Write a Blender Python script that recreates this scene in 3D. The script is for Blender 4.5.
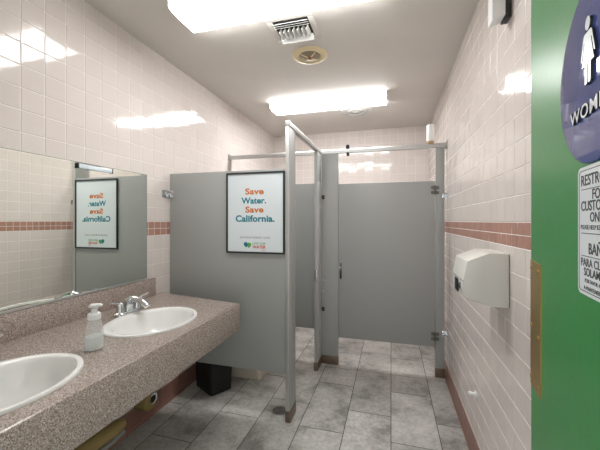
import bpy, bmesh, math, random
from mathutils import Vector, Matrix
random.seed(7)
for o in list(bpy.data.objects):
    bpy.data.objects.remove(o)
SC = bpy.context.scene
COL = SC.collection
PI = math.pi

# ------------------------------------------------------------------ camera
F_PX, VX, HY, CAM_H = 320.0, 391.0, 221.0, 1.41
psi = math.atan((VX - 300) / F_PX)
cam_d = bpy.data.cameras.new('camera')
cam = bpy.data.objects.new('camera', cam_d)
COL.objects.link(cam)
cam.location = (0, 0, CAM_H)
cam.rotation_euler = (PI / 2, 0, psi)
cam_d.sensor_width = 36.0
cam_d.lens = 36.0 * F_PX / 600.0
cam_d.shift_y = -(225 - HY) / 600.0
cam_d.clip_start = 0.02
SC.camera = cam

# ------------------------------------------------------------------ world, light, exposure
W = bpy.data.worlds.new('world')
SC.world = W
W.use_nodes = True
W.node_tree.nodes['Background'].inputs[0].default_value = (0.97, 0.985, 1.0, 1)
W.node_tree.nodes['Background'].inputs[1].default_value = 1.1
LENS_NEAR = 12.0
LENS_FAR = 17.0
SC.view_settings.view_transform = 'Standard'
SC.view_settings.look = 'None'
SC.view_settings.gamma = 1.0
SC.view_settings.use_curve_mapping = False
SC.view_settings.exposure = 0.5

# ------------------------------------------------------------------ helpers
MW = {}


def lin(r, g, b):
    def f(c):
        c /= 255.0
        return c / 12.92 if c <= 0.04045 else ((c + 0.055) / 1.055) ** 2.4
    return (f(r), f(g), f(b), 1.0)


def mat(name, rgb, rough=0.5, metal=0.0, **kw):
    m = bpy.data.materials.new(name)
    m.use_nodes = True
    p = m.node_tree.nodes['Principled BSDF']
    p.inputs['Base Color'].default_value = lin(*rgb)
    p.inputs['Roughness'].default_value = rough
    p.inputs['Metallic'].default_value = metal
    for k, v in kw.items():
        p.inputs[k.replace('_', ' ')].default_value = v
    return m


def nodes(m):
    nt = m.node_tree
    return nt, nt.nodes, nt.links, nt.nodes['Principled BSDF']


def noise(nt, scale, detail=4.0, rough=0.55, vec=None):
    n = nt.nodes.new('ShaderNodeTexNoise')
    n.inputs['Scale'].default_value = scale
    n.inputs['Detail'].default_value = detail
    n.inputs['Roughness'].default_value = rough
    if vec is None:
        tc = nt.nodes.new('ShaderNodeTexCoord')
        vec = tc.outputs['Object']
    nt.links.new(vec, n.inputs['Vector'])
    return n


def ramp(nt, fac, stops):
    r = nt.nodes.new('ShaderNodeValToRGB')
    el = r.color_ramp.elements
    while len(el) < len(stops):
        el.new(0.5)
    for e, (p, c) in zip(el, stops):
        e.position = p
        e.color = c if len(c) == 4 else (*c, 1)
    nt.links.new(fac, r.inputs['Fac'])
    return r


def mix(nt, fac, a, b, mode='MIX'):
    n = nt.nodes.new('ShaderNodeMix')
    n.data_type = 'RGBA'
    n.blend_type = mode
    for sock, v in ((n.inputs[0], fac), (n.inputs[6], a), (n.inputs[7], b)):
        if hasattr(v, 'is_output'):
            nt.links.new(v, sock)
        else:
            sock.default_value = v
    return n.outputs[2]


def bump(nt, p, h, strength, dist=0.01):
    b = nt.nodes.new('ShaderNodeBump')
    b.inputs['Strength'].default_value = strength
    b.inputs['Distance'].default_value = dist
    nt.links.new(h, b.inputs['Height'])
    nt.links.new(b.outputs['Normal'], p.inputs['Normal'])


def tag(o, label=None, cat=None, group=None, kind=None):
    if label:
        o['label'] = label
    if cat:
        o['category'] = cat
    if group:
        o['group'] = group
    if kind:
        o['kind'] = kind
    return o


def thing(name, label, cat, loc=(0, 0, 0), rotz=0.0, group=None):
    o = bpy.data.objects.new(name, None)
    o.empty_display_size = 0.05
    COL.objects.link(o)
    o.location = loc
    o.rotation_euler = (0, 0, rotz)
    MW[o.name] = Matrix.Translation(Vector(loc)) @ Matrix.Rotation(rotz, 4, 'Z')
    return tag(o, label, cat, group)


def smooth_mesh(me, angle=35):
    me.polygons.foreach_set('use_smooth', [True] * len(me.polygons))
    try:
        me.set_sharp_from_angle(angle=math.radians(angle))
    except Exception:
        pass


def obj(name, bm, mats, parent=None, smooth=True, label=None):
    """bm is in world coordinates; becomes ONE mesh object."""
    if isinstance(bm, bpy.types.Mesh):
        b2 = bmesh.new()
        b2.from_mesh(bm)
        bm = b2
    if parent is not None:
        M = MW[parent.name]
        bm.transform(M.inverted())
    else:
        xs = [v.co for v in bm.verts]
        c = Vector(((min(v.x for v in xs) + max(v.x for v in xs)) / 2,
                    (min(v.y for v in xs) + max(v.y for v in xs)) / 2, min(v.z for v in xs)))
        M = Matrix.Translation(c)
        bm.transform(M.inverted())
    me = bpy.data.meshes.new(name)
    bm.normal_update()
    bm.to_mesh(me)
    bm.free()
    if not isinstance(mats, (list, tuple)):
        mats = [mats]
    for m in mats:
        me.materials.append(m)
    if smooth:
        smooth_mesh(me)
    o = bpy.data.objects.new(name, me)
    COL.objects.link(o)
    if parent is not None:
        o.parent = parent
    else:
        o.location = M.translation
    MW[o.name] = M
    if label:
        o['label'] = label
    return o


def struct(name, bm, mats, parent=None, smooth=False):
    o = obj(name, bm, mats, parent, smooth)
    if parent is None:
        o['kind'] = 'structure'
    return o


def B():
    return bmesh.new()


def add_box(bm, x0, x1, y0, y1, z0, z1, bev=0.0, seg=2, M=None, mi=0):
    r = bmesh.ops.create_cube(bm, size=1.0)
    vs = r['verts']
    for v in vs:
        v.co = Vector((x0 + (v.co.x + .5) * (x1 - x0), y0 + (v.co.y + .5) * (y1 - y0), z0 + (v.co.z + .5) * (z1 - z0)))
    fs = list({f for v in vs for f in v.link_faces})
    for f in fs:
        f.material_index = mi
    allv = vs
    if bev > 0:
        es = list({e for v in vs for e in v.link_edges})
        r = bmesh.ops.bevel(bm, geom=es + vs, offset=bev, segments=seg, profile=0.5, affect='EDGES', clamp_overlap=True)
        allv = list({v for f in r['faces'] for v in f.verts} | {v for v in vs if v.is_valid})
        for f in r['faces']:
            f.material_index = mi
    if M is not None:
        bmesh.ops.transform(bm, matrix=M, verts=[v for v in allv if v.is_valid])
    return bm


def box(*a, **k):
    return add_box(B(), *a, **k)


def add_loft(bm, rings, cap0=True, cap1=True, closed=True, mi=0):
    """rings: list of lists of points, same count."""
    vr = [[bm.verts.new(Vector(p)) for p in r] for r in rings]
    n = len(vr[0])
    for a, b in zip(vr[:-1], vr[1:]):
        for i in range(n if closed else n - 1):
            j = (i + 1) % n
            try:
                f = bm.faces.new((a[i], a[j], b[j], b[i]))
                f.material_index = mi
            except ValueError:
                pass
    if cap0:
        bm.faces.new(list(reversed(vr[0]))).material_index = mi
    if cap1:
        bm.faces.new(vr[-1]).material_index = mi
    return bm


def fixn(bm):
    bmesh.ops.recalc_face_normals(bm, faces=bm.faces[:])
    return bm


def ell(cx, cy, z, ax, ay, n=48):
    return [(cx + ax * math.cos(2 * PI * i / n), cy + ay * math.sin(2 * PI * i / n), z) for i in range(n)]


def rrect(cx, cy, z, hx, hy, r, n=5):
    pts = []
    for qx, qy, a0 in ((1, 1, 0), (-1, 1, 90), (-1, -1, 180), (1, -1, 270)):
        for i in range(n + 1):
            a = math.radians(a0 + 90 * i / n)
            pts.append((cx + qx * (hx - r) + r * math.cos(a), cy + qy * (hy - r) + r * math.sin(a), z))
    return pts


def add_lathe(bm, cx, cy, prof, n=32, sx=1.0, sy=1.0, cap0=True, cap1=True, mi=0):
    """prof: list of (radius, z)."""
    return add_loft(bm, [ell(cx, cy, z, max(r, 1e-4) * sx, max(r, 1e-4) * sy, n) for r, z in prof], cap0, cap1, True, mi)


def add_tube(bm, pts, rad, n=12, mi=0):
    pts = [Vector(p) for p in pts]
    rads = rad if isinstance(rad, (list, tuple)) else [rad] * len(pts)
    rings = []
    up = Vector((0, 0, 1))
    prev = None
    for i, p in enumerate(pts):
        t = (pts[min(i + 1, len(pts) - 1)] - pts[max(i - 1, 0)]).normalized()
        if prev is None:
            a = t.cross(up)
            if a.length < 1e-3:
                a = t.cross(Vector((1, 0, 0)))
            a.normalize()
        else:
            a = (prev - t * prev.dot(t)).normalized()
        prev = a
        b = t.cross(a).normalized()
        rr = rads[i]
        ra, rb = rr if isinstance(rr, tuple) else (rr, rr)
        rings.append([p + a * ra * math.cos(2 * PI * k / n) + b * rb * math.sin(2 * PI * k / n) for k in range(n)])
    add_loft(bm, rings, True, True, True, mi)
    return bm


def add_prism(bm, poly, vec, mi=0):
    vec = Vector(vec)
    a = [Vector(p) for p in poly]
    return add_loft(bm, [a, [p + vec for p in a]], True, True, True, mi)


def cyl_axis(bm, p0, p1, r, n=20, mi=0):
    return add_tube(bm, [p0, p1], r, n, mi)


def text_bm(body, M, width=None, size=0.05, bold=0.0, ext=0.0008, align='CENTER', space=1.0, height=None):
    """flat lettering in the local XY plane of matrix M, extruded along local +Z."""
    cu = bpy.data.curves.new('lettering', 'FONT')
    cu.body = body
    cu.size = size
    cu.align_x = align
    cu.offset = bold * size
    cu.extrude = ext / 2
    cu.space_character = space
    cu.resolution_u = 3
    o = bpy.data.objects.new('lettering', cu)
    COL.objects.link(o)
    dg = bpy.context.evaluated_depsgraph_get()
    dg.update()
    me = bpy.data.meshes.new_from_object(o.evaluated_get(dg))
    bm = B()
    bm.from_mesh(me)
    bpy.data.objects.remove(o)
    bpy.data.curves.remove(cu)
    bpy.data.meshes.remove(me)
    if width:
        xs = [v.co.x for v in bm.verts]
        k = width / (max(xs) - min(xs))
        ys = [v.co.y for v in bm.verts]
        ky = height / (max(ys) - min(ys)) if height else k
        bm.transform(Matrix.Diagonal((k, ky, 1, 1)))
    bm.transform(Matrix.Translation((0, 0, ext / 2)))
    bm.transform(M)
    return bm


def frame(origin, x, y, z):
    M = Matrix.Identity(4)
    for i, v in enumerate((x, y, z)):
        v = Vector(v).normalized()
        for k in range(3):
            M[k][i] = v[k]
    M.translation = Vector(origin)
    return M


# ------------------------------------------------------------------ materials
def tile_mat(name, rgb, rough, var=0.05, speck=0.0):
    m = mat(name, rgb, rough)
    nt, N, L, p = nodes(m)
    at = N.new('ShaderNodeAttribute')
    at.attribute_name = 'tone'
    mr = N.new('ShaderNodeMapRange')
    mr.inputs['To Min'].default_value = 1 - var
    mr.inputs['To Max'].default_value = 1 + var
    L.new(at.outputs['Fac'], mr.inputs['Value'])
    c = mix(nt, 1.0, lin(*rgb), mr.outputs['Result'], 'MULTIPLY')
    if speck:
        n = noise(nt, 220, 2)
        r = ramp(nt, n.outputs['Fac'], [(0.3, (1 - speck,) * 3), (0.7, (1 + speck * .3,) * 3)])
        c = mix(nt, 1.0, c, r.outputs['Color'], 'MULTIPLY')
    L.new(c, p.inputs['Base Color'])
    n2 = noise(nt, 9, 2)
    bump(nt, p, n2.outputs['Fac'], 0.03, 0.02)
    return m


M_TILE = tile_mat('pink_glazed_tile', (221, 212, 207), 0.07, 0.018)
M_BAND = tile_mat('terracotta_tile', (178, 135, 120), 0.22, 0.07, 0.1)
M_BASE = tile_mat('cove_tile', (146, 107, 95), 0.3, 0.08, 0.12)
M_GROUT = mat('pale_grout', (240, 234, 229), 0.8)
M_BACKING = mat('wall_backing', (200, 190, 185), 0.8)

M_FGROUT = mat('floor_grout', (84, 80, 75), 0.9)


def floor_mat():
    m = mat('grey_stone_tile', (165, 163, 158), 0.42)
    nt, N, L, p = nodes(m)
    at = N.new('ShaderNodeAttribute')
    at.attribute_name = 'tone'
    tc = N.new('ShaderNodeTexCoord')
    cm = N.new('ShaderNodeCombineXYZ')
    mm = N.new('ShaderNodeMath')
    mm.operation = 'MULTIPLY'
    mm.inputs[1].default_value = 37.0
    L.new(at.outputs['Fac'], mm.inputs[0])
    L.new(mm.outputs[0], cm.inputs['Z'])
    va = N.new('ShaderNodeVectorMath')
    L.new(tc.outputs['Object'], va.inputs[0])
    L.new(cm.outputs[0], va.inputs[1])
    big = noise(nt, 4.2, 7, 0.68, va.outputs[0])
    fine = noise(nt, 38, 6, 0.7, va.outputs[0])
    r1 = ramp(nt, big.outputs['Fac'], [(0.36, lin(146, 144, 139)), (0.48, lin(187, 185, 180)), (0.62, lin(206, 204, 200))])
    r2 = ramp(nt, fine.outputs['Fac'], [(0.33, (0.72, 0.72, 0.72)), (0.55, (1.0, 1.0, 1.0)), (0.75, (1.1, 1.1, 1.1))])
    c = mix(nt, 1.0, r1.outputs['Color'], r2.outputs['Color'], 'MULTIPLY')
    mr = N.new('ShaderNodeMapRange')
    mr.inputs['To Min'].default_value = 0.80
    mr.inputs['To Max'].default_value = 1.08
    L.new(at.outputs['Fac'], mr.inputs['Value'])
    c = mix(nt, 1.0, c, mr.outputs['Result'], 'MULTIPLY')
    L.new(c, p.inputs['Base Color'])
    bump(nt, p, fine.outputs['Fac'], 0.12, 0.004)
    return m


M_FLOOR = floor_mat()


def granite_mat():
    m = mat('speckled_laminate', (150, 132, 122), 0.2)
    nt, N, L, p = nodes(m)
    a = noise(nt, 330, 3, 0.6)
    b = noise(nt, 150, 3, 0.6)
    v = N.new('ShaderNodeTexVoronoi')
    v.inputs['Scale'].default_value = 400
    tc = N.new('ShaderNodeTexCoord')
    L.new(tc.outputs['Object'], v.inputs['Vector'])
    sp = N.new('ShaderNodeSeparateColor')
    L.new(v.outputs['Color'], sp.inputs['Color'])
    r0 = ramp(nt, sp.outputs['Red'], [(0.0, lin(112, 98, 91)), (0.22, lin(150, 135, 127)), (0.55, lin(174, 159, 151)), (0.86, lin(208, 196, 189)), (1.0, lin(224, 215, 209))])
    r1 = ramp(nt, a.outputs['Fac'], [(0.34, (0.62, 0.58, 0.56)), (0.5, (1, 1, 1)), (0.7, (1.16, 1.15, 1.15))])
    c = mix(nt, 1.0, r0.outputs['Color'], r1.outputs['Color'], 'MULTIPLY')
    r2 = ramp(nt, b.outputs['Fac'], [(0.35, (0.86, 0.85, 0.84)), (0.65, (1.08, 1.08, 1.08))])
    c = mix(nt, 1.0, c, r2.outputs['Color'], 'MULTIPLY')
    L.new(c, p.inputs['Base Color'])
    return m


M_GRAN = granite_mat()


def paint(name, rgb, rough, bs=0.05, scale=120, blotch=0.0):
    m = mat(name, rgb, rough)
    nt, N, L, p = nodes(m)
    n = noise(nt, scale, 3)
    bump(nt, p, n.outputs['Fac'], bs, 0.003)
    if blotch:
        n2 = noise(nt, 2.3, 4)
        r = ramp(nt, n2.outputs['Fac'], [(0.3, (1 - blotch,) * 3), (0.7, (1 + blotch,) * 3)])
        L.new(mix(nt, 1.0, lin(*rgb), r.outputs['Color'], 'MULTIPLY'), p.inputs['Base Color'])
    return m


M_CEIL = paint('ceiling_paint', (222, 217, 211), 0.7, 0.08, 160, 0.03)
M_PART = paint('grey_partition_enamel', (163, 165, 163), 0.42, 0.04, 300)
M_DOOR = paint('green_door_paint', (52, 138, 70), 0.34, 0.12, 60, 0.04)
M_ALU = mat('brushed_aluminium', (190, 190, 188), 0.42, 0.6)
M_LALU = mat('pale_aluminium', (205, 205, 203), 0.4, 0.3)
M_STEEL = mat('stainless_steel', (168, 166, 162), 0.32, 0.9)
M_HINGE = mat('worn_steel', (118, 116, 112), 0.35, 0.8)
M_SHOE = mat('stained_steel_shoe', (128, 112, 98), 0.4, 0.7)
M_CHROME = mat('chrome', (222, 224, 226), 0.06, 1.0)
M_DARKMETAL = mat('dark_metal', (70, 70, 70), 0.45, 0.6)
M_BRASS = mat('aged_brass', (176, 146, 88), 0.34, 0.85)
M_PORC = mat('white_porcelain', (240, 240, 238), 0.08)
M_BISQ = mat('bisque_porcelain', (206, 196, 180), 0.15)
M_WHITE = mat('white_enamel', (236, 236, 233), 0.25)
M_WPLAS = mat('white_plastic', (238, 239, 238), 0.3)
M_BLACK = mat('black_plastic', (13, 13, 14), 0.5)
M_FRAME = mat('black_frame', (38, 42, 46), 0.4)
M_MIRROR = mat('mirror_silver', (238, 242, 236), 0.0, 1.0)
M_MEDGE = mat('mirror_edge', (150, 165, 158), 0.2, 0.6)
M_SHEET = mat('poster_sheet', (226, 234, 238), 0.3)
M_ORANGE = mat('orange_ink', (212, 122, 58), 0.4)
M_TEAL = mat('teal_ink', (18, 130, 148), 0.4)
M_GREEN = mat('green_ink', (92, 170, 84), 0.4)
M_GREYINK = mat('grey_ink', (128, 136, 142), 0.4)
M_RED = mat('red_orange_ink', (206, 84, 52), 0.4)
M_BLUE = mat('blue_sign_plastic', (62, 78, 138), 0.06)
M_SIGNWH = mat('sign_white', (224, 230, 232), 0.28)
M_SIGNBK = mat('sign_black', (34, 35, 38), 0.4)
M_CREAM = paint('yellowed_plastic', (226, 209, 168), 0.45, 0.03, 200, 0.06)
M_YELLOW = paint('yellow_pipe_wrap', (158, 137, 86), 0.6, 0.2, 70, 0.12)
M_GREYPIPE = mat('grey_pipe', (140, 140, 136), 0.4, 0.3)
M_TAN = mat('tan_plastic', (196, 160, 116), 0.5)
M_DRYER = mat('dryer_enamel', (222, 220, 214), 0.28)
M_RUST = mat('rust', (150, 98, 48), 0.8)


def lens_mat(name, s):
    m = mat(name, (250, 250, 250), 0.3)
    nt, N, L, p = nodes(m)
    p.inputs['Emission Color'].default_value = (1.0, 0.995, 0.985, 1)
    p.inputs['Emission Strength'].default_value = s
    return m


M_LENS_N = lens_mat('lit_acrylic_near', LENS_NEAR)
M_LENS_F = lens_mat('lit_acrylic_far', LENS_FAR)

m = mat('clear_plastic', (235, 240, 240), 0.12, 0.0)
m.node_tree.nodes['Principled BSDF'].inputs['Alpha'].default_value = 0.28
M_CLEAR = m
m = mat('milky_soap', (232, 238, 236), 0.3, 0.0)
m.node_tree.nodes['Principled BSDF'].inputs['Alpha'].default_value = 0.7
M_SOAP = m

# ------------------------------------------------------------------ setting
LW, RW, BW, CZ = -1.68, 0.482, 4.49, 2.662
FW0, FW1 = 0.06, 0.20


def tile_bm(O, U, V, ul, vl, rects, gap=0.003, raise_=0.0016, bev=0.0022, tilt=0.0005, thick=0.1):
    """grout slab plus individual tiles; rects: (u0,u1,v0,v1,material). Material 0 = grout."""
    O, U, V = Vector(O), Vector(U), Vector(V)
    Nn = U.cross(V).normalized()
    bm = B()
    lay = bm.faces.layers.float.new('tone')

    def P(u, v, n):
        return O + U * u + V * v + Nn * n
    add_loft(bm, [[P(0, 0, -thick), P(ul, 0, -thick), P(ul, vl, -thick), P(0, vl, -thick)],
                  [P(0, 0, 0), P(ul, 0, 0), P(ul, vl, 0), P(0, vl, 0)]])
    g = gap / 2
    for u0, u1, v0, v1, mi in rects:
        u0, u1, v0, v1 = max(u0, 0), min(u1, ul), max(v0, 0), min(v1, vl)
        if u1 - u0 < 0.012 or v1 - v0 < 0.012:
            continue
        tone = random.random()
        b0 = [P(u0 + g, v0 + g, 0), P(u1 - g, v0 + g, 0), P(u1 - g, v1 - g, 0), P(u0 + g, v1 - g, 0)]
        e = g + bev
        ta, tb = random.uniform(-tilt, tilt), random.uniform(-tilt, tilt)
        hs = [raise_ + ta * su + tb * sv for su, sv in ((-1, -1), (1, -1), (1, 1), (-1, 1))]
        b1 = [P(u0 + e, v0 + e, hs[0]), P(u1 - e, v0 + e, hs[1]), P(u1 - e, v1 - e, hs[2]), P(u0 + e, v1 - e, hs[3])]
        v_b = [bm.verts.new(p) for p in b0]
        v_t = [bm.verts.new(p) for p in b1]
        fs = [bm.faces.new(v_t)]
        for i in range(4):
            j = (i + 1) % 4
            fs.append(bm.faces.new((v_b[i], v_b[j], v_t[j], v_t[i])))
        for f in fs:
            f.material_index = mi
            f[lay] = tone
    return bm


def wall_rects(ul, u_off):
    rects = []
    PU, PV = 0.1095, 0.106
    vs = [1.304]
    while vs[-1] > -0.1:
        vs.append(vs[-1] - PV)
    rows = [(a - PV, a) for a in vs]
    z = 1.405
    while z < CZ + 0.1:
        rows.append((z, z + PV))
        z += PV
    for v0, v1 in rows:
        if v1 <= 0.115 or v0 > CZ:
            continue
        u = u_off - PU * 60
        while u < ul:
            if u + PU > 0:
                rects.append((u, u + PU, max(v0, 0.115), v1, 1))
            u += PU
    u = u_off - 0.0635 * 100
    while u < ul:
        if u + 0.0635 > 0:
            rects.append((u, u + 0.0635, 1.304, 1.3545, 2))
            rects.append((u, u + 0.0635, 1.3545, 1.405, 2))
        u += 0.0635
    return rects


WM = [M_GROUT, M_TILE, M_BAND]
L_ = BW - FW1
struct('wall_left', tile_bm((LW, FW1, 0), (0, 1, 0), (0, 0, 1), L_, CZ, wall_rects(L_, 1.090 - FW1)), WM)
struct('wall_right', tile_bm((RW, BW, 0), (0, -1, 0), (0, 0, 1), L_, CZ, wall_rects(L_, 0.05)), WM)
struct('wall_back', tile_bm((LW, BW, 0), (1, 0, 0), (0, 0, 1), RW - LW, CZ, wall_rects(RW - LW, 0.02)), WM)

# front wall with the doorway the photograph is taken through
DX0, DX1, DH = -0.66, 0.275, 2.12
bm = B()
add_box(bm, LW - 0.1, DX0, FW0, FW1, 0, CZ)
add_box(bm, DX1, RW + 0.1, FW0, FW1, 0, CZ)
add_box(bm, DX0, DX1, FW0, FW1, DH, CZ)
struct('wall_front', bm, mat('front_wall_paint', (206, 196, 190), 0.5))

# floor: stone-look tiles one foot wide, set half-lapped, with a through joint under the stall fronts
fr = []
PW, PL, YJ = 0.3048, 0.625, 3.055
FX0, FY0 = LW, -0.9


def frect(x0, x1, y0, y1):
    fr.append((x0 - FX0, x1 - FX0, y0 - FY0, y1 - FY0, 1))


for k in range(-6, 2):
    x0, x1 = k * PW, (k + 1) * PW
    js = [2.12 if k % 2 == 0 else 2.395]
    while js[-1] > FY0:
        js.append(js[-1] - PL)
    js = js[::-1]
    while js[-1] + PL < YJ - 0.1:
        js.append(js[-1] + PL)
    js.append(YJ)
    js.append(YJ + (0.37 if k % 2 == 0 else 0.45))
    while js[-1] < BW:
        js.append(js[-1] + PL)
    for a, b in zip(js[:-1], js[1:]):
        frect(x0, x1, a, min(b, BW))
struct('floor', tile_bm((FX0, FY0, 0), (1, 0, 0), (0, 1, 0), RW - FX0, BW - FY0, fr, gap=0.005, raise_=0.0006, bev=0.001, tilt=0.0001), [M_FGROUT, M_FLOOR])

struct('ceiling', box(LW - 0.1, RW + 0.1, FW0, BW + 0.1, CZ, CZ + 0.1), M_CEIL)


def baseboard(name, O, U, length, h=0.117):
    """coved tile skirting, profile leans into the floor."""
    O, U = Vector(O), Vector(U)
    Nn = U.cross(Vector((0, 0, 1))).normalized()
    bm = B()
    lay = bm.faces.layers.float.new('tone')
    prof = [(0.0, 0.0), (0.020, 0.0), (0.0195, 0.004), (0.014, 0.010), (0.010, 0.020), (0.009, h - .005), (0.006, h), (0.0, h)]
    u = 0.0
    while u < length:
        u1 = min(u + 0.1077, length)
        r = []
        for uu in (u + 0.001, u1 - 0.001):
            r.append([O + U * uu + Nn * a + Vector((0, 0, b)) for a, b in prof])
        n0 = len(bm.faces)
        add_loft(bm, r)
        bm.faces.ensure_lookup_table()
        t = random.random()
        for f in bm.faces[n0:]:
            f[lay] = t
        u = u1
    fixn(bm)
    return struct(name, bm, [M_BASE])


baseboard('baseboard_left', (LW, FW1, 0), (0, 1, 0), BW - .02 - FW1, 0.14)
baseboard('baseboard_right', (RW, BW - .02, 0), (0, -1, 0), BW - .02 - FW1)
baseboard('baseboard_back', (LW, BW, 0), (1, 0, 0), RW - LW)

# ------------------------------------------------------------------ open green entrance door and its signs
ang = math.radians(8)
DU = Vector((-math.sin(ang), -math.cos(ang), 0))
DN = Vector((-math.cos(ang), math.sin(ang), 0))
DM = frame((0.317, 0.635, 0), DU, (0, 0, 1), DN)     # local x to the hinge, y up, z out of the face


def dbox(x0, x1, y0, y1, z0, z1, bev=0.0):
    b = box(x0, x1, y0, y1, z0, z1, bev)
    b.transform(DM)
    return b


DOORX0, DOORX1 = -0.393, 0.42
d1 = struct('door_1', dbox(DOORX0, DOORX1, 0.012, 2.09, -0.045, 0.0, 0.002), M_DOOR)
# brass latch guard, slanted at the ends
bm = B()
add_prism(bm, [(-0.385, 0.968, 0), (-0.292, 0.969, 0), (-0.292, 1.300, 0), (-0.385, 1.306, 0)], (0, 0, 0.003))
fixn(bm)
bm.transform(DM)
pl = obj('latch_guard', bm, M_BRASS, d1, False, 'brass latch guard plate along the free edge')
for px, py in ((-0.372, 1.285), (-0.31, 1.282), (-0.372, 1.13), (-0.31, 1.115), (-0.372, 0.992), (-0.31, 0.99)):
    bm = B()
    add_lathe(bm, px, py, [(0.006, 0.003), (0.0055, 0.0045), (0.003, 0.006), (0.0005, 0.0065)], 12, cap0=True)
    bm.transform(DM)
    obj('rivet', bm, M_BRASS, pl)
for hz in (0.25, 1.05, 1.85):
    bm = B()
    cyl_axis(bm, (DOORX1 + 0.004, hz - .05, -0.05), (DOORX1 + 0.004, hz + .05, -0.05), 0.008)
    bm.transform(DM)
    obj('hinge', bm, M_STEEL, d1)

# round pictogram sign
SZ = 1.657
sg = thing('restroom_sign', 'round blue sign with a white figure in a dress, high on the open green door', 'sign', DM @ Vector((0, SZ - 0.152, 0)))
bm = B()
add_lathe(bm, 0.011, SZ, [(0.1524, 0.0), (0.1524, 0.003), (0.1515, 0.0037), (0.150, 0.004)], 72)
bm.transform(DM)
obj('disc', bm, M_BLUE, sg)


def two_tone(bm, n):
    bm.normal_update()
    for f in bm.faces:
        f.material_index = 0 if f.normal.dot(n) > 0.7 else 1
    return bm


FX, FZ = 0.006, 1.696
fig = B()
head = [(FX + 0.0125 * math.cos(2 * PI * i / 24), 1.746 + 0.0125 * math.sin(2 * PI * i / 24), 0.004) for i in range(24)]
add_prism(fig, head, (0, 0, 0.004))
half = [(0.0, 1.7305), (0.017, 1.7305), (0.0215, 1.7265), (0.036, 1.687), (0.0345, 1.6835), (0.031, 1.6845), (0.0195, 1.7155),
        (0.0165, 1.7155), (0.031, 1.6715), (0.0155, 1.6715), (0.0155, 1.6375), (0.0125, 1.635), (0.0045, 1.635), (0.0018, 1.6375), (0.0018, 1.6715), (0.0, 1.6715)]
# right and left halves share the middle line
polyR = [(FX + a, b, 0.004) for a, b in half]
polyL = [(FX - a, b, 0.004) for a, b in half][::-1]
add_prism(fig, polyR, (0, 0, 0.004))
add_prism(fig, polyL, (0, 0, 0.004))
fixn(fig)
fig.transform(Matrix.Translation((FX, 1.635, 0)) @ Matrix.Diagonal((.76, .88, 1, 1)) @ Matrix.Translation((-FX, -1.635, 0)))
bmesh.ops.triangulate(fig, faces=[f for f in fig.faces if len(f.verts) > 4])
fig.transform(DM)
obj('pictogram', two_tone(fig, DN), [M_SIGNWH, M_SIGNBK], sg, False, 'raised white figure in a dress')
tm = text_bm('WOMEN', DM @ Matrix.Translation((0.0155, 1.583, 0.004)), 0.170, 0.04, 0.012, 0.004, height=0.0238, space=1.08)
obj('lettering', two_tone(tm, DN), [M_SIGNWH, M_SIGNBK], sg, False, 'raised white capital letters')

# white notice below it
DM_KEEP = DM
DM = DM @ Matrix.Translation((0.007, 0, 0))
nx0, nx1, nz0, nz1 = -0.0605, 0.100, 1.284, 1.5025
ns = thing('notice_sign', 'white rectangular notice with black bilingual lettering, below the round sign on the green door', 'sign', DM @ Vector((0.02, nz0, 0)))


def dplate(x0, x1, y0, y1, r, z0, z1):
    bm = B()
    add_loft(bm, [rrect((x0 + x1) / 2, (y0 + y1) / 2, z, (x1 - x0) / 2, (y1 - y0) / 2, r) for z in (z0, z1)])
    bm.transform(DM)
    return bm


obj('plate', dplate(nx0, nx1, nz0, nz1, 0.012, 0, 0.002), M_SIGNWH, ns, False)
bm = B()
outer = rrect(0.01975, (nz0 + nz1) / 2, 0.0020, 0.0745, 0.1035, 0.009)
inner = rrect(0.01975, (nz0 + nz1) / 2, 0.0020, 0.0733, 0.1023, 0.0082)
n_ = len(outer)
vo = [[bm.verts.new(Vector(p) + Vector((0, 0, dz))) for p in r] for r, dz in ((outer, 0), (outer, .0004), (inner, .0004), (inner, 0))]
for a, b in zip(vo, vo[1:] + vo[:1]):
    for i in range(n_):
        j = (i + 1) % n_
        bm.faces.new((a[i], a[j], b[j], b[i]))
fixn(bm)
bm.transform(DM)
obj('border', bm, M_SIGNBK, ns, False)
for body, w, y in (('RESTROOM', 0.131, 1.4705), ('FOR', 0.043, 1.446), ('CUSTOMERS', 0.132, 1.4275), ('ONLY', 0.06, 1.409),
                   ('PLEASE HELP KEEP IT CLEAN', 0.134, 1.396), ('BAÑO', 0.070, 1.3555), ('PARA CLIENTES', 0.132, 1.3335), ('SOLAMENTE', 0.108, 1.3175),
                   ('POR FAVOR AYÚDENOS', 0.100, 1.3062), ('A MANTENERLO LIMPIO', 0.108, 1.2935)):
    tm = text_bm(body, DM @ Matrix.Translation((0.0205, y, 0.002)), w, 0.02, 0.012 if len(body) < 15 else 0.0, 0.0004)
    obj('lettering', tm, M_SIGNBK, ns, False)
for y in (1.4632, 1.3885, 1.3500):
    obj('rule_line', dbox(-0.044, 0.085, y, y + 0.0011, 0.002, 0.0024), M_SIGNBK, ns, False)

DM = DM_KEEP

# ------------------------------------------------------------------ toilet stalls
PY, PT = 2.13, 0.025           # face of the front partition
SX = -0.71                     # outer corner
Y2 = 3.11                      # front of the second stall


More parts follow.
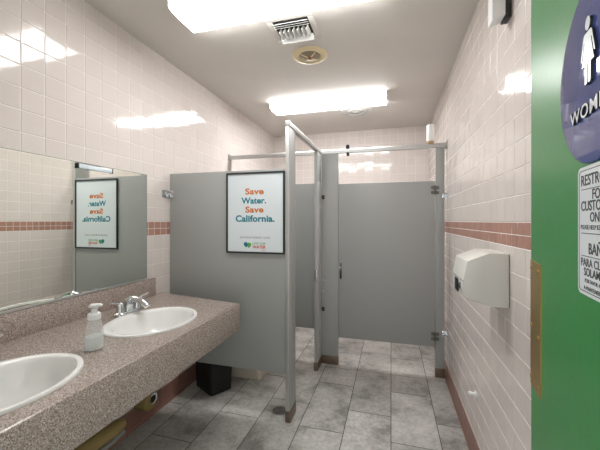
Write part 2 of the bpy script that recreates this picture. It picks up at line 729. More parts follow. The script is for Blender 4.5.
def bracket(name, parent, x0, x1, y, z, wall_side, dy=-1):
    """small U bracket: one leaf on the wall, ears on the panel."""
    bm = B()
    w = 0.055
    y = y - 0.002
    add_box(bm, min(x0, x1), max(x0, x1), y - 0.004, y, z - w / 2, z + w / 2, 0.0012)
    add_box(bm, wall_side - 0.003, wall_side + 0.003, y - 0.075, y + 0.03, z - w / 2, z + w / 2, 0.001)
    for sx in (0.3, 0.8):
        xx = x0 + (x1 - x0) * sx
        cyl_axis(bm, (xx, y - 0.010, z), (xx, y - 0.003, z), 0.008, 10)
    add_box(bm, min(x0, x1), max(x0, x1), y - 0.030, y - 0.0045, z - .004, z + .004, 0.001)
    return obj(name, bm, M_CHROME, parent)


fp = thing('partition_panel', 'grey stall partition facing the sinks, with the conservation poster on it', 'partition', (-1.18, PY + .012, 0.33))
obj('panel', box(LW + .016, SX, PY, PY + PT, 0.335, 1.778, 0.003), M_PART, fp)
for z in (1.62, 0.52):
    bracket('wall_bracket', fp, LW + .004, LW + .056, PY, z, LW + 0.005)

# corner pilaster, seen on its edge
cp = thing('pilaster', 'narrow grey corner pilaster at the free end of the poster partition', 'pilaster', (SX + .015, PY + .07, 0.002), group=None)
obj('post', box(SX + .001, SX + 0.031, PY - .002, PY + 0.135, 0.002, 2.07, 0.002), M_PART, cp)
obj('edge_channel', box(SX - .001, SX + 0.026, PY - 0.006, PY - 0.002, 0.08, 2.07, 0.001), M_ALU, cp)
obj('shoe', box(SX - 0.002, SX + 0.034, PY - 0.006, PY + 0.138, 0.002, 0.082, 0.001), M_SHOE, cp, True, 'stained steel floor shoe')

# second corner: edge pilaster in the first stall front, broad pilaster in the second
ep = thing('pilaster', 'slim grey pilaster seen edge-on, in the middle of the stalls beside the broad pilaster', 'pilaster', (-0.69, 3.02, 0.002))
obj('post', box(-0.695, -0.664, 2.935, Y2 - 0.002, 0.002, 2.07, 0.002), M_PART, ep)
obj('shoe', box(-0.698, -0.661, 2.932, Y2 - 0.004, 0.002, 0.08, 0.001), M_SHOE, ep, True, 'stained steel floor shoe')
obj('edge_channel', box(-0.6639, -0.6610, 2.936, Y2 - .003, 0.082, 1.785, 0.0008), M_LALU, ep, True, 'pale aluminium cover strip')
bm = B()
add_box(bm, -0.689, -0.670, 2.926, 2.934, 0.85, 0.95, 0.002)
cyl_axis(bm, (-0.68, 2.918, .92), (-0.68, 2.93, .92), 0.010, 12)
obj('latch_keeper', bm, M_CHROME, ep)

bp = thing('pilaster', 'broad grey pilaster left of the closed stall door, with steel keepers on its left edge', 'pilaster', (-0.58, Y2, 0.002))
obj('post', box(-0.662, -0.497, Y2, Y2 + 0.03, 0.002, 2.07, 0.002), M_PART, bp)
obj('shoe', box(-0.665, -0.494, Y2 - 0.003, Y2 + 0.033, 0.002, 0.085, 0.001), M_SHOE, bp, True, 'stained steel floor shoe')
for z, w, mm in ((1.645, 0.04, M_DARKMETAL), (0.826, 0.014, M_ALU), (0.717, 0.014, M_ALU), (0.54, 0.040, M_DARKMETAL)):
    bm = B()
    add_box(bm, -0.661, -0.630, Y2 - 0.006, Y2, z - w / 2, z + w / 2, 0.002)
    cyl_axis(bm, (-0.642, Y2 - 0.010, z), (-0.642, Y2 - 0.004, z), 0.006, 10)
    obj('keeper', bm, mm, bp)

rp = thing('pilaster', 'grey pilaster beside the right-hand tiled wall, carrying the stall door hinges', 'pilaster', (0.425, Y2, 0.002))
obj('post', box(0.386, 0.462, Y2, Y2 + 0.03, 0.002, 2.07, 0.002), M_PART, rp)
obj('shoe', box(0.383, 0.465, Y2 - 0.003, Y2 + 0.033, 0.002, 0.085, 0.001), M_SHOE, rp, True, 'stained steel floor shoe')
for z in (1.645, 0.40):
    bracket('wall_bracket', rp, 0.478, 0.44, Y2, z, RW - 0.0055)

# divider between the stalls
dv = thing('partition_panel', 'grey divider panel between the two stalls, seen through the open stall doorway', 'partition', (-1.18, Y2 + .012, 0.33))
obj('panel', box(LW + .018, -0.706, Y2 + .003, Y2 + 0.028, 0.335, 1.785, 0.003), M_PART, dv)
bracket('wall_bracket', dv, LW + .004, LW + .044, Y2 + .003, 1.6, LW + 0.005)
obj('wall_channel', box(LW + .002, LW + .017, Y2 - 0.012, Y2 + 0.03, 0.12, 2.06, 0.002), M_ALU, dv)

# headrails
HZ0, HZ1 = 2.072, 2.112


def add_rail(bm, p0, p1, w):
    p0, p1 = Vector(p0), Vector(p1)
    d = (p1 - p0).normalized()
    s = d.cross(Vector((0, 0, 1)))
    prof = [(-w / 2, HZ0), (w / 2, HZ0), (w / 2, HZ0 + .028), (w / 4, HZ1), (-w / 4, HZ1), (-w / 2, HZ0 + .028)]
    add_loft(bm, [[p + s * a + Vector((0, 0, b)) for a, b in prof] for p in (p0, p1)])
    return fixn(bm)


r1 = thing('headrail', 'short aluminium headrail running back from the corner pilaster over the open stall doorway', 'headrail', (-0.69, 2.6, HZ0))
obj('rail', add_rail(B(), (-0.693, PY - .005, 0), (-0.676, Y2 - .012, 0), 0.036), M_ALU, r1, False)
obj('end_cap', box(-0.711, -0.675, PY - 0.009, PY - 0.005, HZ0, HZ1 + .002, 0.002), M_ALU, r1)
r2 = thing('headrail', 'long aluminium headrail spanning above the closed stall door from wall to wall', 'headrail', (-0.58, Y2, HZ0))
obj('rail', add_rail(B(), (LW + .003, Y2 + .012, 0), (RW - .003, Y2 + .012, 0), 0.036), M_ALU, r2, False)
obj('wall_flange', box(RW - 0.010, RW - .002, Y2 - 0.02, Y2 + 0.045, HZ0 - .012, HZ1 + .012, 0.002), M_STEEL, r2)
obj('wall_flange', box(LW + .002, LW + 0.010, Y2 - 0.02, Y2 + 0.045, HZ0 - .012, HZ1 + .012, 0.002), M_STEEL, r2)
for x in (-0.66, 0.3, 0.42):
    bm = B()
    cyl_axis(bm, (x, Y2 - 0.009, 2.088), (x, Y2 - 0.004, 2.088), 0.005, 10)
    obj('screw', bm, M_STEEL, r2)


# stall doors
def door_hinge(parent, x, y, z):
    bm = B()
    cyl_axis(bm, (x, y - 0.012, z - 0.04), (x, y - 0.012, z + 0.04), 0.008, 12)
    for s, q in ((-1, 0), (1, 0)):
        for zz in (z - 0.022, z + 0.022):
            add_box(bm, min(x, x + s * 0.034), max(x, x + s * 0.034), y - 0.008, y - 0.001, zz - 0.014, zz + 0.014, 0.002)
            cyl_axis(bm, (x + s * 0.022, y - 0.012, zz), (x + s * 0.022, y - 0.007, zz), 0.006, 10)
    return obj('hinge', bm, M_HINGE, parent)


sd = thing('stall_door', 'closed grey stall door at the end of the room, latch on its left edge', 'door', (-0.05, Y2, 0.27))
obj('panel', box(-0.495, 0.381, Y2 + .001, Y2 + 0.026, 0.272, 1.772, 0.003), M_PART, sd)
for z in (1.69, 0.37):
    door_hinge(sd, 0.382, Y2 + .001, z)
bm = B()
add_box(bm, -0.482, -0.460, Y2 - 0.004, Y2 + .002, 0.845, 1.0, 0.002)
lt = obj('latch', bm, M_HINGE, sd)
bm = B()
cyl_axis(bm, (-0.471, Y2 - 0.018, 0.96), (-0.471, Y2 - 0.003, 0.96), 0.011, 14)
obj('latch_knob', bm, M_CHROME, lt)
bm = B()
add_tube(bm, [(-0.471, Y2 - .004, .92), (-0.471, Y2 - .025, .91), (-0.471, Y2 - .025, .87), (-0.471, Y2 - .004, .86)], 0.008, 10)
obj('pull', bm, M_DARKMETAL, lt)

od = thing('stall_door', 'grey stall door swung open into the first stall, behind the poster partition', 'door', (-0.72, 2.215, 0.27))
obj('panel', box(-1.24, -0.716, 2.215, 2.240, 0.337, 1.772, 0.003), M_PART, od)
obj('latch', box(-1.232, -1.21, 2.240, 2.246, .85, 1.0, 0.002), M_STEEL, od)

# black clip over the headrail
hk = thing('headrail_clip', 'small black clip hooked over the long headrail', 'clip', (-0.405, Y2, HZ0))
bm = B()
ca = [(-0.019, HZ0 - 0.012), (-0.019, HZ1 + 0.004), (-0.013, HZ1 + 0.028), (0.013, HZ1 + 0.028), (0.019, HZ1 + 0.004), (0.019, HZ0 - 0.012),
      (0.0185, HZ0 - 0.012), (0.0185, HZ1 + 0.002), (-0.0185, HZ1 + 0.002), (-0.0185, HZ0 - 0.012)]
add_box(bm, -0.423, -0.387, Y2 - 0.004, Y2 + 0.028, HZ1 + 0.0005, HZ1 + 0.040, 0.010, 3)
obj('grip', bm, M_BLACK, hk)
bm = B()
add_box(bm, -0.414, -0.392, Y2 - 0.0145, Y2 - 0.0085, HZ0 - 0.022, HZ0 + 0.002, 0.002)
add_box(bm, -0.414, -0.392, Y2 + 0.0325, Y2 + 0.0385, HZ0 - 0.022, HZ1 + 0.012, 0.002)
add_box(bm, -0.414, -0.392, Y2 - 0.0145, Y2 + 0.0385, HZ0 - 0.026, HZ0 - 0.020, 0.002)
obj('jaw', bm, M_BLACK, hk)

# air freshener can standing on the headrail
af = thing('air_freshener', 'white cylindrical air freshener standing on the headrail near the right wall', 'air freshener', (0.345, Y2 + .012, HZ1))
bm = B()
add_lathe(bm, 0.345, Y2 + .012, [(0.024, HZ1 + .0003), (0.027, HZ1 + 0.004), (0.027, HZ1 + 0.022)], 28)
obj('base', bm, M_TAN, af, True, 'tan base ring')
bm = B()
add_lathe(bm, 0.345, Y2 + .012, [(0.033, HZ1 + .022), (0.034, HZ1 + 0.028), (0.034, HZ1 + 0.165), (0.031, HZ1 + 0.171), (0.01, HZ1 + 0.172)], 28)
obj('can', bm, M_WPLAS, af)

# poster
ps = thing('poster', 'framed water conservation poster with orange and teal words on the grey stall partition', 'poster', (-0.941, PY, 1.178))
px0, px1, pz0, pz1 = -1.168, -0.7145, 1.176, 1.762
YP = PY - 0.0005
bm = B()
t = 0.0125
for a in ((px0, px1, pz0, pz0 + t), (px0, px1, pz1 - t, pz1), (px0, px0 + t, pz0 + t, pz1 - t), (px1 - t, px1, pz0 + t, pz1 - t)):
    add_box(bm, a[0], a[1], YP - 0.012, YP, a[2], a[3], 0.0015)
obj('frame', bm, M_FRAME, ps)
obj('sheet', box(px0 + .01, px1 - .01, YP - 0.006, YP - 0.001, pz0 + .01, pz1 - .01), M_SHEET, ps, False)
PC = (px0 + px1) / 2
kx, kz = 0.4535 / 275.0, 0.586 / 372.0


def pmat(px, py):      # position on the poster, measured on an enlargement of the photograph
    return frame((px0 + (px - 30) * kx, YP - 0.006, pz1 - (py - 42) * kz), (1, 0, 0), (0, 0, 1), (0, -1, 0))


for body, cx_, y_, w_, h_, mm in (('Save', 165, 143, 88, 29, M_ORANGE), ('Water.', 163, 185, 117, 29, M_TEAL), ('Save', 165, 226, 86, 29, M_ORANGE), ('California.', 167, 268, 184, 31, M_TEAL)):
    obj('lettering', text_bm(body, pmat(cx_, y_), w_ * kx, 0.05, 0.032, 0.0006, space=1.03, height=h_ * kz), mm, ps, False, ('orange' if mm is M_ORANGE else 'teal') + ' bold lettering')
obj('lettering', text_bm('saveourwater.com', pmat(167, 345), 142 * kx, 0.02, 0.0, 0.0005, space=1.15), M_GREYINK, ps, False, 'thin grey lettering')
obj('lettering', text_bm('SAVE OUR', pmat(186, 373), 62 * kx, 0.02, 0.014, 0.0005), M_GREEN, ps, False, 'small green lettering')
obj('lettering', text_bm('WATER', pmat(187, 390), 62 * kx, 0.02, 0.03, 0.0005), M_RED, ps, False, 'small red lettering')
obj('lettering', text_bm('.ca.gov', pmat(207, 399), 22 * kx, 0.02, 0.0, 0.0005), M_RED, ps, False)


def drop(cx_, cy_, s, mirror):
    pts = []
    for i in range(25):
        a = 2 * PI * i / 25
        pts.append((math.cos(a), math.sin(a)))
    pts = [(p if p[1] > -0.3 else (p[0] * (1 - .55 * (-p[1] - .3)) + 0.5 * mirror * (-p[1] - .3), p[1] * 1.45)) for p in pts]
    bm = B()
    M = pmat(cx_, cy_)
    add_prism(bm, [(x * s * kx, y * s * kz * 1.05, 0) for x, y in pts], (0, 0, 0.0005))
    fixn(bm)
    bm.transform(M)
    return bm


obj('logo', drop(124, 372, 9.5, 1), M_TEAL, ps, False, 'teal drop of the logo')
obj('logo', drop(141, 374, 9.5, -1), M_GREEN, ps, False, 'green drop of the logo')

# ------------------------------------------------------------------ vanity
CT, CY0, CY1, CYB, CXF = 0.868, FW1 + 0.004, 1.908, 2.05, -0.955
ct = thing('vanity_counter', 'speckled brown countertop with deep apron and backsplash along the left wall', 'counter', (-1.3, 1.05, 0.75))
sinks = [(-1.243, 1.452), (-1.243, 0.728)]
bm = B()
N_E = 56
loops = [[(LW + .004, CY0), (CXF, CY0), (CXF, CY1), (LW + .004, CYB)]]
for sx, sy in sinks:
    loops.append([(p[0], p[1]) for p in ell(sx, sy, 0, 0.19, 0.24, N_E)])
edges = []
for lp in loops:
    vs = [bm.verts.new((x, y, CT)) for x, y in lp]
    edges += [bm.edges.new((vs[i], vs[(i + 1) % len(vs)])) for i in range(len(vs))]
bmesh.ops.triangle_fill(bm, use_beauty=True, use_dissolve=False, edges=edges)
bad = [f for f in bm.faces if any(((f.calc_center_median().x - sx) / 0.187) ** 2 + ((f.calc_center_median().y - sy) / 0.236) ** 2 < 1 for sx, sy in sinks)]
bmesh.ops.delete(bm, geom=bad, context='FACES_ONLY')
r = bmesh.ops.extrude_face_region(bm, geom=bm.faces[:])
bmesh.ops.translate(bm, vec=(0, 0, -0.03), verts=[v for v in r['geom'] if isinstance(v, bmesh.types.BMVert)])
fixn(bm)
obj('top', bm, M_GRAN, ct, False)
obj('apron', box(CXF - 0.022, CXF + .0005, CY0, CY1 + .0005, CT - 0.173, CT + .0004, 0.0012), M_GRAN, ct)
bm = B()
sl = (CYB - CY1) / (CXF - LW)
xa, xb = LW + .012, CXF - .0224
add_prism(bm, [(x, CY1 + (CXF - x) * sl - d, CT - .173) for x, d in ((xa, .0002), (xa, .022), (xb, .022), (xb, .0002))], (0, 0, .1428))
fixn(bm)
obj('end_apron', bm, M_GRAN, ct, False)
obj('backsplash', box(LW + .004, LW + 0.024, CY0, 1.965, CT + .0003, CT + 0.125, 0.0012), M_GRAN, ct)
for y in (0.5, 1.12, 1.78):
    bm = B()
    add_prism(bm, [(LW + .012, y, CT - .031), (-1.1, y, CT - .031), (LW + .012, y, CT - .32)], (0, 0.02, 0))
    fixn(bm)
    obj('support_bracket', bm, M_WHITE, ct, False)


def make_sink(cx, cy, label):
    t_ = thing('sink', label, 'sink', (cx, cy, CT), group=None)
    AX, AY = 0.215, 0.262
    prof = [(1.0, 0.0006), (1.0, 0.005), (0.99, 0.009), (0.965, 0.0115), (0.93, 0.012), (0.895, 0.0105), (0.872, 0.005), (0.852, -0.006), (0.825, -0.030),
            (0.77, -0.075), (0.66, -0.108), (0.5, -0.128), (0.3, -0.138), (0.13, -0.142)]
    bm = B()
    rings = []
    for k, z in prof:
        off = 0.018 * max(0, min(1, (1.0 - k) / 0.12))       # bowl set a little to the front of the rim
        rings.append([(cx + off + AX * k * math.cos(a) * (0.95 if k < 0.9 else 1), cy + AY * k * math.sin(a), CT + z) for a in [2 * PI * i / 72 for i in range(72)]])
    add_loft(bm, rings, False, True)
    # outside of the bowl
    rings = [[(cx + .01 + 0.187 * k * math.cos(a), cy + 0.232 * k * math.sin(a), CT + z) for a in [2 * PI * i / 40 for i in range(40)]] for k, z in
             ((1.0, 0.0006), (0.99, -0.035), (0.9, -0.09), (0.7, -0.135), (0.2, -0.16))]
    add_loft(bm, rings, False, True)
    fixn(bm)
    obj('basin', bm, M_PORC, t_, True)
    dx = cx + .018
    bm = B()
    add_lathe(bm, dx, cy, [(0.026, CT - .1415), (0.026, CT - .139), (0.020, CT - .138), (0.018, CT - .140)], 24)
    obj('drain', bm, M_CHROME, t_)
    bm = B()
    cyl_axis(bm, (cx - 0.1605, cy, CT - .045), (cx - 0.1500, cy, CT - .045), 0.008, 14)
    obj('overflow', bm, M_DARKMETAL, t_)
    return t_


make_sink(*sinks[0], 'white oval sink at the far end of the counter, next to the stall partition')
make_sink(*sinks[1], 'white oval sink nearest the camera, cut off by the left edge')


def make_faucet(cy, label):
    cx, z = -1.478, CT + .002
    t_ = thing('faucet', label, 'faucet', (cx, cy, z))
    bm = B()
    add_loft(bm, [rrect(cx, cy, z + a, 0.026 * k, 0.080 * k, 0.0255 * k, 6) for a, k in ((0.0005, 1), (0.010, 1), (0.016, .93), (0.018, .85))])
    obj('base_plate', bm, M_CHROME, t_)
    bm = B()
    path = [(cx - .004, cy, z + .014), (cx - .003, cy, z + .040), (cx + .010, cy, z + .062), (cx + .038, cy, z + .072), (cx + .070, cy, z + .067), (cx + .098, cy, z + .052), (cx + .108, cy, z + .040)]
    add_tube(bm, path, [(.026, .026), (.025, .024), (.024, .021), (.022, .0175), (.020, .015), (.0175, .0135), (.015, .012)], 18)
    obj('spout', bm, M_CHROME, t_)
    for s in (-1, 1):
        hy = cy + s * 0.0508
        bm = B()
        add_lathe(bm, cx, hy, [(0.021, z + .015), (0.020, z + .022), (0.0155, z + .045), (0.0145, z + .056), (0.010, z + .062), (0.003, z + .064)], 22)
        hb = obj('handle', bm, M_CHROME, t_)
        bm = B()
        add_tube(bm, [(cx, hy, z + .058), (cx + .004, hy + s * .020, z + .066), (cx + .008, hy + s * .045, z + .070), (cx + .010, hy + s * .062, z + .076)],
                 [(.008, .006), (.0095, .006), (.009, .005), (.006, .004)], 12)
        obj('lever', bm, M_CHROME, hb)
    bm = B()
    cyl_axis(bm, (cx - .02, cy, z + .014), (cx - .02, cy, z + .060), 0.0028, 8)
    add_lathe(bm, cx - .02, cy, [(.003, z + .058), (.0055, z + .062), (.005, z + .068), (.001, z + .070)], 12)
    obj('lift_rod', bm, M_CHROME, t_)
    return t_


FA = make_faucet(1.53, 'chrome two-handle faucet behind the far sink')
FB = make_faucet(0.75, 'chrome two-handle faucet behind the near sink, mostly outside the left edge')

for f_ in (FA, FB):
    f_.scale = (1.22, 1.22, 1.22)

# soap bottle
bx, by = -1.205, 1.062
sb = thing('soap_bottle', 'clear foaming soap bottle with a white pump, standing between the two sinks', 'soap bottle', (bx, by, CT))
bm = B()
z = CT + .0006
add_lathe(bm, bx, by, [(.033, z), (.0375, z + .004), (.0385, z + .02), (.0375, z + .06), (.034, z + .09), (.027, z + .115), (.022, z + .125), (.021, z + .132)], 36, sx=.85, cap1=True)
obj('bottle', bm, M_CLEAR, sb)
bm = B()
add_lathe(bm, bx, by, [(.030, z + .003), (.0355, z + .006), (.0362, z + .02), (.0355, z + .055), (.0352, z + .058)], 36, sx=.85)
obj('liquid', bm, M_SOAP, sb)
bm = B()
add_lathe(bm, bx, by, [(.0245, z + .128), (.025, z + .131), (.025, z + .150), (.022, z + .154), (.012, z + .155), (.0115, z + .172), (.015, z + .174)], 28)
obj('collar', bm, M_WPLAS, sb)
bm = B()
add_tube(bm, [(bx - .016, by - .008, z + .181), (bx - .008, by - .004, z + .184), (bx + .010, by + .005, z + .186), (bx + .022, by + .010, z + .187), (bx + .027, by + .013, z + .183)],
         [(.012, .006), (.016, .009), (.013, .008), (.009, .006), (.006, .005)], 14)
obj('pump_head', bm, M_WPLAS, sb)

# mirror
mr_ = thing('mirror', 'wide frameless mirror above the counter on the left wall', 'mirror', (LW + .01, 1.05, CT + .127))
MX = LW + 0.014
MZ0, MZ1, MY0, MY1 = CT + 0.1285, 1.736, 0.22, 1.885
obj('glass', box(LW + .0035, MX, MY0, MY1, MZ0, MZ1), [M_MIRROR], mr_, False)
bm = B()
add_box(bm, LW + .0035, MX + .0006, MY1, MY1 + .002, MZ0, MZ1)
add_box(bm, LW + .0035, MX + .0006, MY0, MY1, MZ1, MZ1 + .002)
obj('edge', bm, M_MEDGE, mr_, False)
obj('bottom_channel', box(LW + .0035, MX + .003, MY0, MY1, MZ0 - .0018, MZ0 + .010, .001), M_ALU, mr_)
st = thing('strip', 'short white strip with black ends along the top edge of the mirror', 'strip', (MX + .004, 1.458, 1.70))
obj('bar', box(MX + .0005, MX + .012, 1.364, 1.583, 1.704, 1.728, .002), mat('pale_blue_plastic', (222, 232, 240), .3), st)
for a in (1.357, 1.582):
    obj('end_cap', box(MX + .0005, MX + .013, a, a + .008, 1.702, 1.731, .002), M_BLACK, st, True, 'black end cap')

# pipes below the counter
wp = thing('drain_pipe', 'yellow wrapped drain pipe under the counter with a grey pipe below it', 'pipe', (-1.42, 1.1, .27))
bm = B()
pts = [(-1.44, 0.55, .325), (-1.43, 0.9, .32), (-1.42, 1.2, .315), (-1.415, 1.36, .305), (-1.42, 1.42, .30)]
add_tube(bm, pts, [.040, .042, .042, .040, .030], 18)
obj('pipe_wrap', bm, M_YELLOW, wp)
bm = B()
add_tube(bm, [(-1.40, 0.55, .255), (-1.39, 1.0, .262), (-1.385, 1.30, .268), (-1.39, 1.40, .275)], .016, 14)
obj('pipe', bm, M_GREYPIPE, wp, True, 'thin grey pipe')
for sy, yy in ((.745, .745), (1.475, 1.39)):
    pass
bm = B()
add_tube(bm, [(-1.227, .728, CT - .167), (-1.227, .745, .62), (-1.24, .745, .56), (-1.30, .745, .53), (-1.36, .745, .56), (-1.40, .745, .58), (-1.66, .745, .58)], .022, 14)
obj('trap', bm, M_GREYPIPE, wp)
bm = B()
add_tube(bm, [(-1.227, 1.452, CT - .167), (-1.227, 1.475, .62), (-1.24, 1.475, .56), (-1.30, 1.475, .53), (-1.36, 1.475, .56), (-1.40, 1.475, .58), (-1.66, 1.475, .58)], .022, 14)
obj('trap', bm, M_GREYPIPE, wp)
co = thing('cleanout', 'round yellow pipe fitting with a dark opening low on the wall under the counter', 'pipe fitting', (LW, 1.89, .10))
bm = B()
cyl_axis(bm, (LW + .0025, 1.835, .170), (LW + .090, 1.835, .170), .058, 28)
obj('escutcheon', bm, M_YELLOW, co)
bm = B()
cyl_axis(bm, (LW + .0905, 1.85, .185), (LW + .105, 1.85, .185), .034, 24)
obj('pipe_stub', bm, M_CHROME, co)
bm = B()
cyl_axis(bm, (LW + .1052, 1.842, .187), (LW + .1062, 1.842, .187), .025, 24)
obj('opening', bm, M_BLACK, co)

# waste bin behind the partition
bn = thing('waste_bin', 'black square waste bin on the floor under the poster partition', 'bin', (-1.452, 2.42, 0), math.radians(-30))
bm = B()
cxb, cyb = -1.452, 2.42
Rm = Matrix.Translation((cxb, cyb, 0)) @ Matrix.Rotation(math.radians(-30), 4, 'Z')
add_loft(bm, [rrect(0, 0, z, .140 * k, .102 * k, .030, 6) for z, k in ((.0012, .93), (.004, .97), (.20, 1.02), (.365, 1.05), (.37, 1.075), (.38, 1.075), (.38, 1.03), (.20, 1.03), (.01, .93))])
fixn(bm)
bm.transform(Rm)
obj('tub', bm, M_BLACK, bn)

# toilet in the first stall, only its foot shows below the partition
tl = thing('toilet', 'bisque toilet inside the first stall, only its foot showing below the partition', 'toilet', (-1.3, 2.73, 0))
ty = 2.73
bm = B()
add_loft(bm, [rrect(x, ty, z, hx, hy, r, 6) for x, z, hx, hy, r in ((-1.30, .0012, .19, .105, .03), (-1.30, .05, .185, .10, .03), (-1.295, .08, .17, .088, .05), (-1.28, .20, .17, .09, .07), (-1.25, .30, .21, .14, .12), (-1.235, .375, .235, .175, .16), (-1.235, .39, .235, .175, .16))])
fixn(bm)
obj('bowl', bm, M_BISQ, tl)
bm = B()
add_loft(bm, [rrect(-1.22, ty, z, .225, .18, .165, 8) for z in (.392, .43)])
obj('seat', bm, M_BISQ, tl)
bm = B()
add_loft(bm, [rrect(-1.545, ty, z, .09, .22, .03, 5) for z in (.40, .75)])
obj('tank', bm, M_BISQ, tl)
bm = B()
add_loft(bm, [rrect(-1.545, ty, z, .098, .228, .03, 5) for z in (.752, .785)])
obj('tank_lid', bm, M_BISQ, tl)

# floor drain
fd = thing('floor_drain', 'round metal floor drain beside the foot of the corner pilaster', 'drain', (-.8, 2.24, 0))
bm = B()
add_lathe(bm, -.80, 2.25, [(.062, .0010), (.060, .0035), (.050, .0035), (.048, .0018)], 32)
obj('ring', bm, M_STEEL, fd)
bm = B()
add_lathe(bm, -.80, 2.25, [(.0475, .0019), (.0475, .0025)], 28)
g_ = obj('grate', bm, M_DARKMETAL, fd)
for k in range(-3, 4):
    hl = math.sqrt(.045 ** 2 - (k * .012) ** 2)
    obj('bar', box(-.80 - hl, -.80 + hl, 2.25 + k * .012 - .003, 2.25 + k * .012 + .003, .0026, .0036), M_STEEL, g_, False)

# ------------------------------------------------------------------ right wall
hd = thing('hand_dryer', 'white wall-mounted hand dryer on the right wall', 'hand dryer', (RW, 1.65, 1.04))
YD0, YD1 = 1.533, 1.785
prof = [(RW - .0044, 1.272), (.402, 1.272), (.318, 1.236), (.302, 1.150), (.304, 1.077), (.404, 1.045), (RW - .0044, 1.043)]
bm = B()
add_prism(bm, [(x, YD0, z) for x, z in prof], (0, YD1 - YD0, 0))
fixn(bm)
es = [e for e in bm.edges]
bmesh.ops.bevel(bm, geom=es, offset=.003, segments=2, profile=.5, affect='EDGES', clamp_overlap=True)
obj('cover', bm, M_DRYER, hd)
obj('back_plate', box(RW - .0045, RW - .0018, YD0 + .004, YD1 - .004, 1.048, 1.268, .001), M_GREYPIPE, hd)
bm = B()
add_box(bm, .2985, .3045, YD0 + .105, YD0 + .175, 1.080, 1.140, .003)
obj('outlet', bm, M_BLACK, hd)
bm = B()
cyl_axis(bm, (.296, YD0 + .048, 1.118), (.306, YD0 + .048, 1.118), .019, 24)
bt = obj('button', bm, M_CHROME, hd)
bm = B()
cyl_axis(bm, (.2945, YD0 + .048, 1.118), (.2962, YD0 + .048, 1.118), .012, 20)
obj('button_face', bm, M_DARKMETAL, bt)
tm = frame((.3108, YD0 + .120, 1.176), (0, -1, 0), (.186, 0, 1), (-1, 0, .186))
obj('seam', box(.2995, .304, YD0 + .004, YD1 - .004, 1.1478, 1.1498), M_GREYINK, hd, False)

dsn = thing('door_stop', 'small white door stop sticking out low on the right wall', 'door stop', (RW, 2.12, .37))
bm = B()
cyl_axis(bm, (RW - .002, 2.09, .392), (RW - .008, 2.09, .392), .020, 20)
obj('flange', bm, M_WPLAS, dsn)
bm = B()
add_tube(bm, [(RW - .006, 2.09, .392), (RW - .02, 2.09, .393), (RW - .030, 2.09, .394)], [.010, .010, .0105], 16)
obj('post', bm, M_WPLAS, dsn)
bm = B()
add_tube(bm, [(RW - .0302, 2.09, .394), (RW - .040, 2.09, .394), (RW - .043, 2.09, .394)], [.0125, .0125, .009], 16)
obj('bumper', bm, M_WPLAS, dsn)

wb = thing('wall_box', 'tall narrow white box mounted high on the right wall near the ceiling', 'wall box', (RW, 1.53, 2.2))
bm = B()
xs0, xs1 = .405, .455
pf = [(xs1, 1.5, 2.262), (xs1, 1.5, 2.47), (xs0, 1.5, 2.47), (xs0, 1.5, 2.246)]
add_prism(bm, pf, (0, .062, 0))
fixn(bm)
bmesh.ops.bevel(bm, geom=bm.edges[:], offset=.004, segments=2, profile=.5, affect='EDGES')
obj('cover', bm, M_WPLAS, wb)
obj('back_plate', box(.455, RW - .002, 1.512, 1.57, 2.258, 2.46, .002), M_DARKMETAL, wb)

# ------------------------------------------------------------------ ceiling fittings


def make_light(cy, x0, x1, lensm, label):
    t_ = thing('ceiling_light', label, 'ceiling light', ((x0 + x1) / 2, cy, CZ - .066), group=None)
    hw = 0.128
    obj('housing', box(x0 - .001, x1 + .001, cy - hw + .012, cy + hw - .012, CZ - .020, CZ - .0015, .002), M_WHITE, t_)
    prof = [(-hw, CZ - .012), (-hw, CZ - .044), (-hw + .006, CZ - .052), (-hw + .03, CZ - .058), (-.04, CZ - .061), (.04, CZ - .061), (hw - .03, CZ - .058), (hw - .006, CZ - .052), (hw, CZ - .044), (hw, CZ - .012),
            (hw - .004, CZ - .012), (hw - .004, CZ - .022), (-hw + .004, CZ - .022), (-hw + .004, CZ - .012)]
    bm = B()
    add_prism(bm, [(x0, cy + a, b) for a, b in prof], (x1 - x0, 0, 0))
    fixn(bm)
    obj('diffuser', bm, lensm, t_)
    for x in (x0 - .006, x1 + .001):
        bm = B()
        pe = [(-hw - .002, CZ - .002), (-hw - .002, CZ - .046), (-hw + .005, CZ - .055), (-hw + .03, CZ - .061), (-.04, CZ - .064), (.04, CZ - .064), (hw - .03, CZ - .061), (hw - .005, CZ - .055), (hw + .002, CZ - .046), (hw + .002, CZ - .002)]
        add_prism(bm, [(x, cy + a, b) for a, b in pe], (.005, 0, 0))
        fixn(bm)
        obj('end_cap', bm, M_WPLAS, t_)
    return t_


make_light(1.655, -1.20, -0.012, M_LENS_N, 'lit fluorescent ceiling light nearest the camera, cut by the top edge')
make_light(3.30, -1.232, -0.046, M_LENS_F, 'lit fluorescent ceiling light over the stalls, further from the camera')

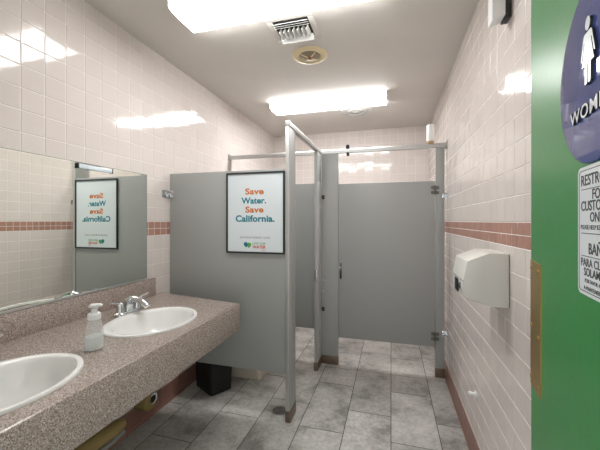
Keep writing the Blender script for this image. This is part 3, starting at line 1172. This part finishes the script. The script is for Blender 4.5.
# square louvred vent
vx, vy = -.605, 1.985
av = thing('air_vent', 'square louvred air vent in the ceiling behind the near light', 'air vent', (vx, vy, CZ))
bm = B()
for a in ((vx - .15, vx + .15, vy - .14, vy - .105), (vx - .15, vx + .15, vy + .105, vy + .14), (vx - .15, vx - .115, vy - .105, vy + .105), (vx + .115, vx + .15, vy - .105, vy + .105)):
    add_box(bm, a[0], a[1], a[2], a[3], CZ - .010, CZ - .0015, .002)
obj('frame', bm, M_CEIL, av)
obj('duct_back', box(vx - .115, vx + .115, vy - .105, vy + .105, CZ - .004, CZ - .0015), M_BLACK, av, False)
for k in range(3):
    y = vy - .085 + k * .022
    bm = box(-.112, .112, -.011, .011, -.001, .001)
    bm.transform(Matrix.Translation((vx, y, CZ - .014)) @ Matrix.Rotation(math.radians(40), 4, 'X'))
    obj('blade', bm, M_WHITE, av, False)
for k in range(7):
    x = vx - .09 + k * .03
    bm = box(-.002, .002, -.045, .045, -.014, .014)
    bm.transform(Matrix.Translation((x, vy + .025, CZ - .018)) @ Matrix.Rotation(math.radians(30), 4, 'Y'))
    obj('blade', bm, M_WHITE, av, False)
bm = box(-.112, .112, -.02, .02, -.001, .001)
bm.transform(Matrix.Translation((vx, vy + .088, CZ - .022)) @ Matrix.Rotation(math.radians(-50), 4, 'X'))
obj('blade', bm, M_WHITE, av, False)

cxs, cys = -.59, 2.345
sp = thing('ceiling_speaker', 'round ceiling speaker with yellowed ring, behind the square vent', 'ceiling speaker', (cxs, cys, CZ))
bm = B()
add_lathe(bm, cxs, cys, [(.132, CZ - .0015), (.132, CZ - .005), (.125, CZ - .010), (.100, CZ - .014), (.085, CZ - .012), (.080, CZ - .008)], 48)
fixn(bm)
obj('ring', bm, M_CREAM, sp)
bm = B()
add_lathe(bm, cxs, cys, [(.080, CZ - .0082), (.070, CZ - .013), (.04, CZ - .018), (.01, CZ - .019)], 36)
fixn(bm)
obj('grille', bm, mat('speaker_grille', (150, 140, 118), .5, .3), sp)
bm = B()
add_lathe(bm, cxs, cys, [(.018, CZ - .019), (.016, CZ - .024), (.004, CZ - .026)], 20)
fixn(bm)
obj('centre_cap', bm, M_RUST, sp, True, 'rusty centre screw cap')
for k in range(4):
    a = PI / 4 + k * PI / 2
    bm = B()
    add_tube(bm, [(cxs + .018 * math.cos(a), cys + .018 * math.sin(a), CZ - .0225), (cxs + .078 * math.cos(a), cys + .078 * math.sin(a), CZ - .013)], .004, 8)
    obj('spoke', bm, M_CREAM, sp)

dfx, dfy = -.38, 3.665
df = thing('ceiling_diffuser', 'round white ceiling diffuser half hidden behind the far light', 'air diffuser', (dfx, dfy, CZ))
for r0, z0, r1_, z1 in ((.17, CZ - .0015, .135, CZ - .012), (.115, CZ - .006, .085, CZ - .018), (.06, CZ - .008, .02, CZ - .022)):
    bm = B()
    add_lathe(bm, dfx, dfy, [(r0, z0), (r0 - .004, z0 - .006), (r1_, z1 - .004), (r1_ - .004, z1 + .003), (r0 - .02, z0 - .001)], 48)
    fixn(bm)
    obj('cone', bm, M_WHITE, df)
